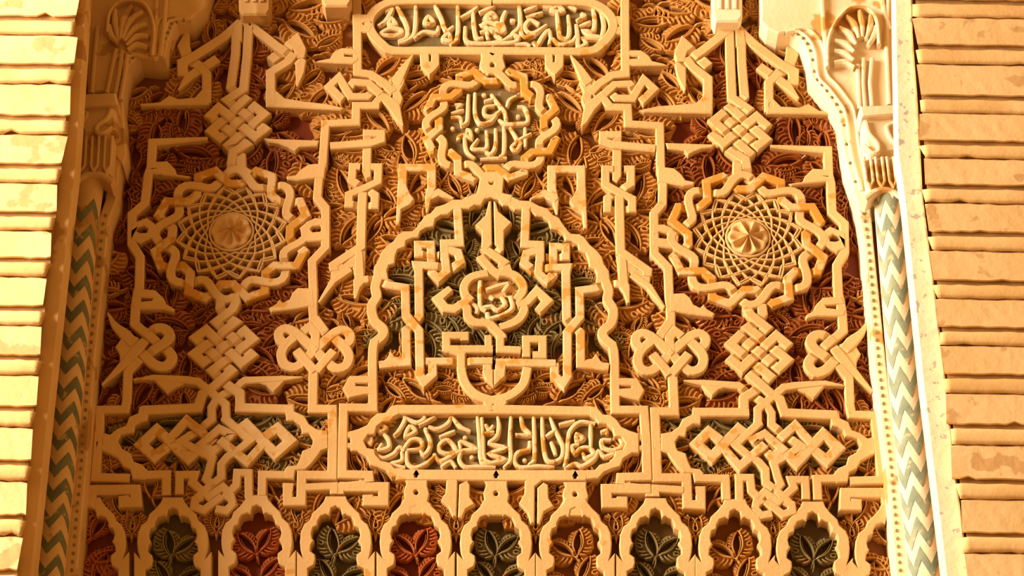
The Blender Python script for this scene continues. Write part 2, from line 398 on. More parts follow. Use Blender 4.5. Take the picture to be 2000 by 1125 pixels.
PB(K, T('B5',(200,640),(560,652),(690,655),(650,690),(560,700),(480,730),(420,765),(380,720),(220,700)))
PB(K, T('C4',(60,540),(60,490),(170,485),(245,520),(300,590),(290,660),(240,700),(130,690),(60,680)), [T('C4',(95,575),(130,555),(190,565),(215,590),(190,612),(130,605))])
PB(K, T('C4',(1770,560),(1640,505),(1570,560),(1555,620),(1600,680),(1700,730),(1780,700)), [T('C4',(1630,600),(1665,575),(1710,590),(1750,620),(1690,640),(1640,635))])
# ---- upper inner knots, beside the round medallion
K = pair('knotM', 'hooked_knot', 'hooked knot with a pointed leaf beside the round medallion, %s', 'knot', 'hooked knots beside the medallion')
SB(K, T('A4',(1405,-120),(1405,300),(1410,715),(1285,728),(1150,815),(1070,900)), 18)
SB(K, T('A4',(875,535),(960,660),(1040,800),(1150,900),(1220,985),(1260,1035)), [3,16,24,17,17,17])
SB(K, T('A4',(1200,828),(1320,950),(1480,955),(1590,770),(1690,860),(1585,965),(1450,812),(1305,818),(1200,915),(1060,1040),(1010,1180),(980,1230)), [17,17,17,17,17,17,17,17,18,24,12,3])
PB(K, T('A4',(965,690),(1020,690),(1100,780),(1080,880),(1110,960),(1000,1040),(975,960),(1000,890),(955,800)), [oval(1158,160,3.2,4.5), oval(1159,189,3.4,4)], d=0.001)
PB(K, T('A4',(1450,485),(1560,485),(1640,540),(1670,590),(1780,615),(1830,640),(1450,640),(1400,600),(1400,572),(1530,565),(1530,548),(1400,545)))
# ---- mid verticals with buckle, between rosette and arch
K = pair('buckle', 'buckled_strap', 'upright strap threaded through a buckle-like loop beside the arch, %s', 'strapwork', 'buckled straps')
SB(K, T('B4',(1700,692),(1290,655),(1195,622),(1195,560),(1330,560),(1325,980))+T('C3',(1345,90)), 18)
SB(K, T('C3',(1290,-5),(1215,-5),(1215,145),(1345,220),(1475,285),(1475,385),(1235,385),(1235,280),(1345,210),(1462,140),(1462,-5),(1395,-5)), 17)
SB(K, T('C3',(1350,262),(1352,430),(1362,800),(1625,985))+T('D3',(1620,190)), 19)
SB(K, T('C3',(1380,850),(1390,1120))+T('D3',(1410,290),(1440,450)), [16,20,18,6])
PB(K, T('C3',(1320,840),(1400,845),(1530,975),(1545,960),(1640,950),(1660,1000),(1650,1120),(1640,1140),(1560,1110),(1450,1010),(1440,1080),(1340,1080)), d=0.001)
SB(K, T('D3',(1470,170),(1640,290),(1790,495)), [16,14,6])
# ---- trefoil knots below the frames' inner uprights
K = pair('trefoil', 'looped_knot', 'many-looped knot on a stem low between arch and rosette, %s', 'knot', 'looped knots on stems')
SB(K, T('Z8',(240,105),(196,168)), 19)
for sx in (1, -1):
    zx = lambda *q: T('Z8', *[(246+(x-246)*sx, y) for x, y in q])
    SB(K, zx((112,232),(82,212),(78,178),(108,158),(150,172),(200,212),(236,246)), 20, sm=3)
    SB(K, zx((150,198),(104,240),(86,285),(104,330),(152,340),(196,306),(238,262)), 20, sm=3)
    SB(K, zx((158,258),(243,356)), 19, d=-0.002, weave=False)
SB(K, T('Z8',(246,250),(240,180),(268,148),(300,172)), 19)
PB(K, T('Z8',(246,232),(268,254),(246,276),(224,254)), d=-0.0012)
SB(K, T('E3',(1695,575),(1700,640),(1712,920),(1540,920))+T('F3',(1550,400),(1560,735),(1820,735),(1830,970),(1945,975),(1945,850),(1900,850)), 20)
PB(K, T('F3',(1510,360),(1620,380),(1660,430),(1610,500),(1510,500)), [oval(1286,863.7,6,4.4,tip='r')], d=0.0005)
# ---- knots under the rosettes, with the arms and the cartouche strands they turn into
K = pair('knotD', 'woven_knot', 'square woven knot under the star rosette with two leaf arms %s', 'knot', 'woven square knots')
o, = T('E4',(735,318)); uu = (19.2,15.6); vv = (-17.0,16.0)
knot(K, o, uu, vv, T('D4',(915,520),(905,590),(935,650)), T('D4',(1035,560),(1045,640),(985,720)),
     T('E4',(845,760),(925,810),(965,930),(1430,950)), T('E4',(690,745),(605,800),(605,925),(150,925)), wd=19.5)
SB(K, T('E4',(1490,690),(1330,668),(1060,690),(960,705),(810,830),(728,900),(728,1010))+T('F4',(735,255),(530,440),(640,530),(740,595),(795,660),(800,775),(960,905),(1010,960)), [3,12,17,17,17,17,17,17,17,17,17,17,17,17,17])
SB(K, T('E4',(70,645),(250,665),(560,690),(640,745),(800,850),(850,930),(850,1020))+T('F4',(850,260),(980,360),(1120,455),(870,605),(905,730),(930,790),(850,880),(720,960),(700,1010)), [3,14,17,17,17,17,17,17,17,17,17,17,17,17,17,14])
PB(K, T('E4',(200,660),(460,680),(470,705),(380,730),(320,790),(270,740)), d=0.001)
PB(K, T('E4',(1060,655),(1350,660),(1300,720),(1220,810),(1150,760),(1080,730)), d=0.001)
# ---- side cartouches
K = pair('sidecart', 'lobed_cartouche', 'lobed side cartouche holding a meander chain %s', 'cartouche', 'lobed side cartouches')
SB(K, T('F4',(650,160),(190,160)), 18); SB(K, T('F4',(170,738),(440,745),(450,930)), 18)
PB(K, T('F4',(240,122),(150,115),(145,175),(60,215),(25,285),(-40,330))+T('F3',(1590,345),(1590,500),(1650,520),(1690,580),(1745,650),(1790,690))+T('F4',(150,700),(165,780),(230,775),(250,695),(220,660),(140,650),(110,590),(90,520),(20,495))+T('F3',(1730,470),(1720,420),(1755,370),(1810,375),(1825,300),(1880,262))+T('F4',(220,265),(225,200)))
SB(K, T('F4',(970,165),(1410,185)), 18); SB(K, T('F4',(1480,740),(1252,745),(1260,930)), 18)
PB(K, T('F4',(1380,142),(1445,150),(1455,205),(1530,240),(1560,310),(1640,340),(1700,385),(1760,380),(1780,520),(1720,545),(1640,590),(1600,660),(1540,690),(1525,775),(1420,785),(1400,700),(1440,650),(1510,620),(1530,550),(1600,510),(1640,440),(1610,390),(1570,378),(1500,370),(1485,310),(1440,285),(1385,272),(1370,210)))
SB(K, T('F4',(400,405),(295,325),(188,430),(320,552),(560,300),(660,375)), 21.5, m='worn')
SB(K, T('F4',(1230,495),(1338,578),(1444,470),(1310,346),(1070,604),(985,530)), 21.5, m='worn')
SB(K, T('F4',(430,480),(568,635),(795,440)), 18.5, m='worn')
SB(K, T('F4',(1200,424),(1062,268),(840,465)), 18.5, m='worn')
SB(K, T('F4',(690,395),(860,550),(950,480),(790,345)), 18, m='worn', closed=True)
SB(K, T('E4',(1545,870),(1562,945),(1765,955))+T('F4',(1780,300),(1832,755),(1545,765)), 18)
PB(K, T('F4',(1660,420),(1700,390),(1740,375),(1820,400),(1825,520),(1720,530),(1660,500)), [oval(1710,870,7,4.5,tip='r')], d=0.0005)
# fret under the cartouches
SB(K, T('F4',(1900,1000),(1850,870),(1505,870),(1500,980),(1600,980),(1600,925)), 22)
SB(K, T('F4',(565,960),(562,735),(660,735),(672,850),(735,910)), 17)
SB(K, T('G4',(1875,370),(1865,180),(1730,180),(1755,255),(1600,395),(1470,300),(1400,370),(1375,460),(1440,530),(1540,510)), 17)
SB(K, T('G4',(1480,390),(1650,520),(1740,490),(1730,420),(1660,390)), 17)
# ---- central arch
thing('arch', 'cusped_arch', 'tall cusped arch band in the middle of the panel under the round medallion', 'arch')
K = ('arch', 'arch')
ARO = T('C3',(-10,205),(90,215),(215,225),(300,262),(380,300),(480,305),(560,350),(650,380),(700,440),(760,470),(800,530),(850,600),(880,625),(960,630),(1010,660),(1060,730),(1130,790),(1180,850),(1200,920),(1250,990),(1260,1080),(1210,1110))
ARI = T('C3',(1090,1110),(1140,1090),(1150,1010),(1130,960),(1075,940),(1065,860),(1040,800),(970,770),(960,710),(900,680),(840,670),(820,610),(760,570),(690,555),(670,480),(610,440),(540,430),(490,385),(400,370),(330,370),(270,330),(210,330),(170,270),(90,250))
ARI = [(x+(950-x)*5.0/math.hypot(950-x, 640-y), y+(640-y)*5.0/math.hypot(950-x, 640-y)) for x, y in ARI]
PB(K, T('C3',(90,215))+ARO[2:]+ARI)
SB(K, T('D3',(1205,220),(1245,330),(1235,420),(1290,520),(1270,650),(1190,730),(1205,800),(1290,870)), 20, sm=4)
SB(K, T('D3',(1275,840),(1296,920))+T('E3',(1183,480),(1188,905),(1442,905))+T('F3',(1462,400),(1472,725),(1240,730),(1235,790)), 19)
PB(K, T('E3',(1150,620),(1385,625),(1450,735),(1400,825),(1250,790),(1150,790),(1150,720),(1330,712),(1330,695),(1150,690)))
PB(K, T('F3',(1480,360),(1340,330),(1270,430),(1340,500),(1480,500)), [oval(1252,864,7,4.4,tip='r')], d=0.0005)
P('arch', T('C2',(1690,60),(1660,230),(1540,270),(1530,330),(1640,330),(1730,300),(1760,260),(1800,250),(1840,265),(1870,300),(1930,330),(1990,330),(2010,250),(1910,230),(1925,80),(1860,20),(1740,20)), [oval(960,355,4.5,5)])
# ---- inside the arch
thing('spear', 'pendant_ornament', 'split spearhead over a four-lobed ring with hooks, hanging in the arch', 'ornament')
P('spear', T('C3',(75,310),(100,310),(108,735),(60,790),(0,760),(5,600),(-60,545),(40,450)), m='stucco')
P('spear', T('C3',(120,310),(145,320),(170,410),(300,520),(225,600),(222,790),(130,735)), m='stucco')
S('spear', T('C3',(15,755),(230,905),(180,960)), [17,17,10])
S('spear', T('C3',(200,770),(10,870),(110,985))+T('D3',(190,180)), [16,17,18,18])
S('spear', T('D3',(170,160),(250,160),(340,190),(405,270),(400,350),(350,420)), 18, sm=4)
S('spear', T('D3',(350,470),(450,440),(545,335),(650,430),(550,535)), [18,18,19,19,15])
S('spear', T('D2',(1990,110),(1840,150),(1690,175),(1590,210),(1535,290),(1545,370),(1600,430)), 18, sm=4)
S('spear', T('D2',(1590,410),(1440,510),(1350,500),(1275,410),(1400,310)), [18,19,19,19,15])
S('spear', T('D2',(1500,460),(1560,500),(1570,580),(1640,640),(1750,650),(1800,670)), 18, sm=4)
S('spear', T('D2',(1780,650),(1905,780),(1910,800)), 18)
S('spear', T('D3',(400,440),(420,520),(370,610),(280,660),(180,690)), [15,18,18,18,16], sm=4)
P('spear', T('D2',(1600,200),(1740,190),(1860,240),(1990,190))+T('D3',(330,200),(380,300),(340,420),(390,540),(300,630),(60,640))+T('D2',(1860,650),(1660,620),(1590,520),(1620,420),(1560,300)), d=0.015, m='worn', name='ground', bev=0.0005)
S('spear', T('D3',(-10,630),(70,650),(185,760),(185,905),(385,915)), 17)
S('spear', T('D3',(440,980),(440,805),(600,805),(600,960),(500,960)), 17)
S('spear', T('D2',(1505,1125),(1505,940),(1360,900),(1360,770),(1540,770),(1540,820)), 17)
S('spear', T('D2',(1355,905),(1812,905)), 18)
S('spear', T('D2',(1772,910),(1768,770)), 15)
S('spear', T('E2',(1822,472),(1230,475)), 17, m='worn'); S('spear', T('E3',(128,485),(660,495)), 18, m='worn')
P('spear', T('E3',(96,500),(15,500),(10,580),(40,640),(108,700),(108,545),(98,545)), m='worn'); P('spear', T('E3',(124,500),(222,510),(212,610),(112,702),(112,548),(122,548)), m='worn')
S('spear', T('E2',(1550,395),(1550,560),(1590,680),(1680,770),(1800,815))+T('E3',(110,815),(250,780),(370,680),(410,530)), 19, sm=4)
P('spear', T('E2',(1740,840),(1760,790),(1920,790),(1960,840),(1900,920),(1780,920)), [oval(964.5,795,3.5,5)], d=0.0005)
for pts, n in ((T('D2',(1690,235),(1690,480),(1745,525)),0),(T('D2',(1745,325),(1955,262),(1915,345)),0),(T('D3',(285,385),(305,500),(200,570),(80,600),(60,545)),0),(T('D3',(10,500),(100,485),(160,520),(235,465),(195,385)),0),(T('D3',(85,385),(120,410)),0),(T('D2',(1590,440),(1660,500),(1650,560)),0)):
    S('spear', pts, 10, d=0.004, m='letter', name='ground>letter', sm=3, bev=0.003, dip=0.002)
K = pair('mullion', 'double_mullion', 'pair of crossing upright bands inside the arch, %s', 'strapwork', 'crossing uprights in the arch')
SB(K, T('C3',(440,370),(425,728),(575,735),(575,905)), 18, m='worn')
SB(K, T('C3',(575,790),(445,820),(420,910),(500,970),(640,960),(840,955))+T('D3',(828,150),(836,600),(970,740),(972,1050),(1245,1080)), 18, m='worn')
SB(K, T('C3',(570,890),(560,1010),(640,1080),(705,1020),(705,750),(828,755),(828,850),(630,850)), 17, m='worn')
SB(K, T('D3',(1420,330),(1370,270),(1250,255),(1120,310),(962,330),(965,590),(842,740),(842,1125))+T('E3',(770,600),(725,670),(650,600),(650,490)), 18, m='worn')
PB(K, T('E3',(900,460),(985,450),(1020,405),(1060,470),(1130,520),(1130,540),(900,500)), d=0.001, m='worn')
# brackets between medallion and arch
K = pair('bracket', 'bracket_ornament', 'square bracket with a pointed foot between medallion and arch, %s', 'ornament', 'square brackets')
SB(K, T('C3',(740,440),(725,290),(690,190),(690,-5),(975,-5),(978,190)), [4,14,18,18,18,18], m='worn')
PB(K, T('C3',(935,180),(900,260),(860,310),(900,370),(985,420),(1000,575),(1038,580),(1025,180)), m='worn')
SB(K, T('C3',(735,300),(620,235),(480,290)), [16,17,5], m='worn')
# ---- round medallion
thing('medal', 'round_medallion', 'round medallion of Arabic script within a twisted ring above the arch', 'medallion')
def ring(key, c, R, a, wd, mA, mB, n=8):
    x0, z0 = W(c); s = pxs(*c)
    q = lambda r, t: (x0+s*r*math.sin(t), z0+s*r*math.cos(t))
    SW(key, [q(R+a*math.cos(n*t), t) for t in (2*math.pi*i/96 for i in range(96))], wd*s, m=mA, closed=True, name='ring_band', dip=0.006)
    pts = []
    for k in range(n):
        t = 2*math.pi*(k+0.5)/n; h = math.pi/n
        pts += [q(R+a+2, t-h*0.30), q(R+a+2, t+h*0.30), q(R-a+1, t+h*0.74), q(R-a+1, t+h*1.26)]
    SW(key, pts, wd*s, m=mB, closed=True, name='ring_band', dip=0.006)
def disc(key, c, R, y, m, name='ground', n=48):
    x0, z0 = W(c, y); s = pxs(*c)
    L = [(x0+s*R*math.sin(2*math.pi*i/n), z0+s*R*math.cos(2*math.pi*i/n)) for i in range(n)]
    PW(key, [L], d=y, back=GR+0.0006, m=m, name=name, bev=0.0005)
ring('medal', (960,241), 115, 13, 16.5, 'stucco', 'gilt')
disc('medal', (960,236), 108, 0.017, 'gink')
P('medal', T('A3',(1690,505),(1700,560),(1680,640),(1720,710),(1790,725),(1890,720),(1940,650),(1915,560),(1930,505)), [oval(962,126,4.5,5), T('A3',(1810,455),(1835,510),(1810,530),(1785,510))], d=0.0005)
def LET(key, tile, w, *strokes, d=0.006):
    for s in strokes:
        pts = T(tile, *s)
        if len(pts) == 2: pts = [pts[0], ((pts[0][0]+pts[1][0])/2, (pts[0][1]+pts[1][1])/2), pts[1]]
        cl = len(s) > 3 and s[0] == s[-1]
        if cl: pts = pts[:-1]
        n = len(pts)
        S(key, pts, w if cl else [w*0.8]+[w]*(n-2)+[w*0.7], d=d, m='letter', name='ground>letter', sm=4, bev=0.0026, closed=cl, dip=0.002, back=0.020)
def DOT(key, tile, x, y, r=4.5, d=0.008): P(key, oval(*T(tile, (x, y))[0], r, r*0.9, 8), d=d, m='letter', name='ground>dot', bev=0.0015)
LET('medal', 'B3', 9, [(1575,165),(1570,330),(1560,430),(1500,470)], [(1640,150),(1640,350),(1690,445),(1790,430),(1850,370)], [(1830,270),(1740,290),(1735,360),(1810,375),(1890,320)],
    [(1800,160),(1860,250),(1930,340),(1940,430)], [(1730,235),(1830,205)], [(1405,350),(1530,315)], [(1400,390),(1490,390),(1510,450)], [(1480,610),(1480,580),(1530,555),(1600,590),(1590,520),(1550,500)],
    [(1560,530),(1540,600),(1560,720),(1640,790)], [(1750,520),(1755,680),(1690,700),(1610,690),(1670,600)], [(1840,500),(1840,660),(1800,740),(1740,720)], [(1920,480),(1930,600),(1920,740),(1880,770)], [(1690,800),(1820,790),(1950,785)], [(1440,265),(1500,265),(1460,305)])
LET('medal', 'B4', 9, [(350,285),(430,300),(455,430),(350,450),(240,450),(170,410)], [(230,320),(250,440)], [(345,180),(275,220),(250,290)], [(280,490),(350,610),(300,680),(345,710),(385,640),(370,610),(490,545)], [(430,490),(430,680)], [(220,480),(225,600),(215,750)])
for a in (('B3',1725,170),('B3',1420,500),('B3',1660,512),('B4',360,380),('B4',30,170)): DOT('medal', *a)
# ---- star rosettes
def rosette(key, c, cz, rot):
    ring(key, c, 132, 17, 17.5, 'stucco', 'gilt')
    x0, z0 = W(cz, 0.006); s = pxs(*cz)*106
    disc(key, (c[0], c[1]), 120, 0.0325, 'ggreen')
    pt = lambda a, r: (x0+s*r*math.sin(a), z0+s*r*math.cos(a))
    for i in range(16):
        a = 2*math.pi*(i+0.5)/16
        sp_, r0 = 67.5, 0.45
        SW(key, [pt(a+math.radians(sp_*(i_/8-1)), r0+(1.02-r0)*abs(i_/8-1)**1.55) for i_ in range(17)], 0.0036, d=0.006, m='stucco', name='lattice_bar', bev=0.0011, dip=0.0012)
    for k in range(8):
        a = 2*math.pi*k/8; h = math.pi/8
        for q in ([pt(a-h*1.5, 1.0), pt(a-h*0.85, 0.80), pt(a, 0.66), pt(a+h*0.85, 0.80), pt(a+h*1.5, 1.0)], [pt(a-h*0.62, 1.0), pt(a, 0.83), pt(a+h*0.62, 1.0)]):
            SW(key, q, 0.0036, d=0.006, m='stucco', name='lattice_bar', bev=0.0011, dip=0.0010)
    SW(key, [pt(2*math.pi*i/48, 0.40) for i in range(48)], 0.0045, d=0.005, m='stucco', name='lattice_ring', bev=0.0012, closed=True, weave=False)
    for k in range(8):                         # flower boss
        V, Fc = [], []; n = 7
        for i in range(n):
            r = i/(n-1)
            for j in range(n):
                q = j/(n-1); a = 2*math.pi*(k+q-0.5)/8
                rr = 0.345*r*(1+0.10*math.sin(math.pi*q))
                y = 0.001-0.004*(1-r)**2-0.004*abs(2*q-1)**3+0.011*math.sin(math.pi*q)*math.sin(math.pi*min(1,r*1.1))+0.003*r*r
                V.append((x0+s*rr*math.sin(a), y, z0+s*rr*math.cos(a)))
        for i in range(n-1):
            for j in range(n-1): Fc.append((i*n+j, i*n+j+1, (i+1)*n+j+1, (i+1)*n+j))
        b = len(V); V += [(V[(n-1)*n+j][0], 0.032, V[(n-1)*n+j][2]) for j in range(n)]
        for j in range(n-1): Fc.append(((n-1)*n+j, (n-1)*n+j+1, b+j+1, b+j))
        add(key, 'petal', V, Fc, 'stucco', True)
K = pair('ros', 'star_rosette', 'round star rosette of fine lattice bars round a flower boss %s', 'rosette', 'star rosettes')
rosette('rosR', (1460,465), (1461,464), 0); rosette('rosL', (451,454), (452,452), 0)
# ---- top inscription cartouche
thing('topcart', 'inscription_cartouche', 'round-ended cartouche with Arabic script at the very top of the panel', 'inscription')
K = ('topcart', 'topcart')
SB(K, T('A4',(110,-8),(600,-5),(1000,8),(1160,55),(1260,145),(1290,245),(1255,340),(1170,430),(1060,490),(700,492),(110,488)), 19, sm=3)
PB(K, T('A4',(1290,150),(1400,150),(1400,330),(1290,330),(1250,245)), [oval(1202,49,8,4.5,tip='r')], d=0.0005)
PB(K, T('A4',(620,500),(698,495),(705,600),(716,600),(722,495),(812,500),(805,650),(720,742),(660,690),(620,640)), d=0.001)
P('topcart', T('A3',(650,60),(760,-10))+T('A4',(1100,-10),(1220,80),(1280,250),(1180,400),(1080,470))+T('A3',(800,450),(690,370),(620,210)), d=0.018, m='gink', name='ground', bev=0.0005)
LET('topcart', 'A4', 10, [(1165,105),(1192,190),(1195,280),(1160,405)], [(1095,80),(1108,180),(1095,290),(1005,295),(1065,335),(1155,355),(1040,362),(975,365)], [(930,230),(942,340),(952,445),(1025,415),(995,365)],
    [(1070,205),(960,250)], [(975,120),(1010,150),(930,195)], [(740,110),(755,250),(770,345),(835,370),(862,300),(850,140)], [(690,100),(745,50),(800,95),(690,100)], [(665,430),(690,370),(770,425),(890,395),(935,330)],
    [(510,400),(545,440),(600,350),(660,290),(685,380)], [(565,225),(480,190),(430,245),(450,300),(520,312),(640,235)], [(390,190),(390,310),(430,352),(530,325)], [(370,40),(382,150),(372,260),(310,320),(365,355),(330,400),(180,415),(0,415)],
    [(440,160),(600,112)], [(420,100),(545,50)], [(600,55),(700,60)], [(850,40),(930,80)], [(240,100),(205,190),(225,290),(170,310)], [(280,190),(330,195)], [(40,170),(100,115),(140,160),(40,170)], [(20,225),(100,215),(190,260),(110,300),(20,225)], [(230,380),(310,330),(340,360)], [(330,430),(430,420),(480,440)])
LET('topcart', 'A3', 10, [(870,45),(930,150),(980,270),(970,360),(890,395)], [(1062,45),(1060,200),(1040,330),(960,390),(890,410)], [(755,100),(830,80),(770,190),(690,245)], [(720,325),(800,270),(900,275),(925,310),(850,335),(720,325)],
    [(820,170),(800,225),(865,230),(820,170)], [(1150,220),(1185,155),(1230,210),(1150,220)], [(1040,370),(1140,300),(1260,310),(1285,245)], [(1250,40),(1310,170),(1355,290),(1430,250)], [(1330,370),(1380,320),(1400,385),(1330,370)],
    [(1470,45),(1475,250),(1460,380),(1400,435)], [(1500,165),(1600,110),(1665,60)], [(1545,250),(1555,390),(1700,415),(1860,400),(2000,350)], [(1620,110),(1630,250),(1655,360),(1720,360)], [(1760,180),(1790,130),(1840,160),(1760,180)],
    [(1710,235),(1860,215),(1895,290),(1800,270),(1710,235)], [(1680,115),(1830,50)], [(1690,310),(1750,300),(1770,380)], [(1830,330),(1900,370)])
# ---- bottom inscription cartouche
thing('botcart', 'inscription_cartouche', 'lobed cartouche with Arabic script under the central arch', 'inscription')
K = ('botcart', 'botcart')
SB(K, T('F3',(110,130),(990,147)), 21); P('botcart', T('F2',(990,662),(1990,668))+T('F3',(960,668),(930,765))+T('F2',(1960,765),(960,760)), [[(x,y-6),(x+3.6,y+1),(x+2.2,y+5.5),(x-2.2,y+5.5),(x-3.6,y+1)] for x, y in ((813,926),(969,927.5),(1123.6,928.5))])
PB(K, T('F3',(960,100),(1030,115),(1080,175),(1150,180),(1205,225),(1245,285),(1320,320),(1400,345),(1400,520),(1340,520),(1260,570),(1230,640),(1160,660),(1090,690),(1040,745),(930,755),(930,668),(1010,665),(1050,620),(1130,600),(1175,550),(1185,500),(1250,490),(1278,430),(1240,375),(1180,370),(1160,300),(1110,262),(1040,255),(1010,215),(960,190)))
P('botcart', T('F2',(940,150),(1990,160))+T('F3',(980,180),(1150,280),(1270,430),(1160,580),(1000,690))+T('F2',(1960,690),(980,680),(760,580),(670,400),(780,250)), d=0.018, m='gink', name='ground', bev=0.0005)
LET('botcart', 'F2', 9.5, [(1020,165),(1050,210),(1000,310),(950,360)], [(1060,205),(1150,245),(1215,215),(1220,170)], [(1170,270),(1320,190)], [(800,260),(880,290),(825,325),(800,260)], [(860,345),(900,390),(905,460),(820,485),(845,430)], [(710,400),(745,385),(740,430),(710,400)],
    [(765,500),(850,560),(950,520),(1000,465),(1040,500)], [(1055,365),(1090,280),(1140,320),(1055,365)], [(1030,490),(1100,400),(1185,400),(1195,470),(1060,490)], [(1230,310),(1270,400),(1262,480),(1215,530),(1185,490)], [(1020,500),(1020,580),(930,610),(1050,645)],
    [(1065,500),(1070,600),(1130,645),(1230,610),(1315,540)], [(1255,280),(1340,300),(1430,250),(1460,180)], [(1460,190),(1540,280),(1625,320)], [(1355,375),(1490,320)], [(1365,430),(1430,400),(1500,485),(1430,520),(1355,490),(1365,430)], [(1305,520),(1370,585),(1530,500),(1680,480),(1545,415),(1540,480)],
    [(1550,490),(1530,570),(1580,635),(1700,635),(1850,640)], [(1690,185),(1710,400),(1720,560),(1770,605),(1930,570),(1800,520),(1940,470),(1800,430),(1860,370),(1882,280),(1870,185)], [(1750,340),(1840,330)], [(1760,260),(1795,310),(1830,270)], [(1370,640),(1450,590),(1500,640)])
LET('botcart', 'F3', 9.5, [(265,190),(255,400),(262,570),(200,645)], [(350,185),(372,280),(430,350),(300,350)], [(465,185),(472,400),(470,570),(420,620)], [(430,410),(420,480),(325,510),(295,580),(345,640),(500,630),(650,640)], [(540,185),(548,400),(575,560),(640,592),(715,550),(722,440),(660,320),(610,190)],
    [(575,372),(660,310)], [(620,415),(645,480),(660,530)], [(690,265),(830,230)], [(1010,255),(880,240),(795,310),(770,400),(760,540),(735,640)], [(970,250),(972,470)], [(850,350),(905,385),(850,410),(850,350)], [(865,440),(805,455),(830,515),(890,470),(960,470),(1000,520),(930,555),(900,510)],
    [(740,650),(830,610),(900,630),(1000,565),(1040,500),(1090,545),(1175,520)], [(1150,400),(1070,405),(1085,470),(1180,490),(1250,440),(1225,380)], [(1060,330),(1110,320),(1115,350)], [(5,200),(15,400),(25,560),(90,600)])
for a in (('F2',1580,380),('F2',1640,555),('F2',1230,305),('F3',385,580)): DOT('botcart', *a)
# frets on either side under the inscription, and the pendants between
K = pair('fret', 'key_fret', 'square key fret hooking over two blind arches below the inscription, %s', 'strapwork', 'key frets')
SB(K, T('F3',(1290,780),(1300,810),(1490,830),(1490,900)), 16)
SB(K, T('F3',(1500,835),(1110,835),(1115,960),(1250,960),(1250,905)), 22)
SB(K, T('F3',(1545,900),(1545,830),(1790,845)), 17)
for nm, tile, x, y0 in (('neckA','G2',1565,0),('neckB','G3',545,12),('neckC','G3',1318,18)):
    thing(nm, 'drilled_pendant', {'neckA':'baluster-shaped pendant with two drilled holes, nearest the shaded column','neckB':'baluster-shaped pendant with two drilled holes, middle of the three','neckC':'baluster-shaped pendant with two drilled holes, nearest the bright column'}[nm], 'pendant', 'drilled pendants')
    q = [(-118,182),(-95,212),(-125,300),(-115,360),(-150,420),(-150,520),(150,520),(150,420),(115,390),(130,320),(110,240),(112,182)]
    P(nm, T(tile, *[(x+a, y0+b) for a, b in q]), [oval(*T(tile,(x, y0+305))[0], 4.5, 4.5)], d=0.0006)
for i, (tl, sets) in enumerate((('G3', ([(60,185),(140,118),(175,108),(160,540),(120,540),(80,450),(5,380),(50,310)], [(185,225),(265,190),(290,230),(290,350),(340,420),(250,470),(212,555),(172,550)])), ('G3', ([(825,195),(915,130),(1010,170),(1000,190),(925,250),(922,605),(882,612),(850,500),(768,410),(820,320)], [(948,260),(1010,205),(1055,230),(1060,360),(1112,440),(1015,495),(975,612),(945,605)])))):
    k = 'split%d' % i; thing(k, 'split_pendant', 'split pointed pendant between the drilled pendants, nearer the %s column' % ('shaded', 'bright')[i], 'pendant', 'split pendants')
    for q in sets: P(k, T(tl, *q))
# ---- blind arches along the bottom
NI = [(0,0),(45,20),(62,90),(95,80),(150,100),(178,150),(180,190),(225,212),(240,270),(230,320),(215,335),(245,380),(250,440),(205,475),(200,525),(215,580),(275,615),(275,900)]
NO = [(385,900),(385,440),(325,510),(348,430),(355,350),(345,250),(315,180),(255,130),(235,70),(170,10),(120,-50),(100,-100)]
NX = [(176,990,'nred','red'),(337,990,'green','green'),(502,986,'nred','red'),(656,988,'green','green'),(812,988,'nred','red'),(969,990,'green','green'),(1124,991,'tan','tan'),(1281,992,'green','green'),(1436,994,'tan','tan'),(1588,999,'green','green'),(1742,1004,'tan','tan')]
ORD = ['first','second','third','fourth','fifth','sixth','seventh','eighth','ninth','tenth','eleventh']
for i, (cx, cy, lm, cn) in enumerate(NX):
    k = 'niche%d' % i
    thing(k, 'blind_arch', 'small lobed blind arch with %s leaves, %s of the bottom row from the shaded column' % (cn, ORD[i]), 'arch', 'blind arches of the bottom row')
    s = 0.2*(1.0+0.004*(i-5)); xr = 1.0
    Q = [(x*s, y*s) for x, y in NI]; O = [(x*s, y*s) for x, y in NO]
    if i == 0: loop = [(cx+x, cy+y) for x, y in Q]+[(cx+x, cy+y) for x, y in O]+[(cx-14, cy-20), (cx-10, cy)]
    elif i == 10: loop = [(cx-x, cy+y) for x, y in Q]+[(cx-x, cy+y) for x, y in O]+[(cx+16, cy-20), (cx+12, cy)]
    else: loop = [(cx+x, cy+y) for x, y in Q]+[(cx+x, cy+y) for x, y in O]+[(cx-x, cy+y) for x, y in reversed(O)]+[(cx-x, cy+y) for x, y in reversed(Q[1:])]
    if i not in (0, 10):
        loop = loop
    P(k, loop, name='arch_band', d=0.0002*(i % 2))
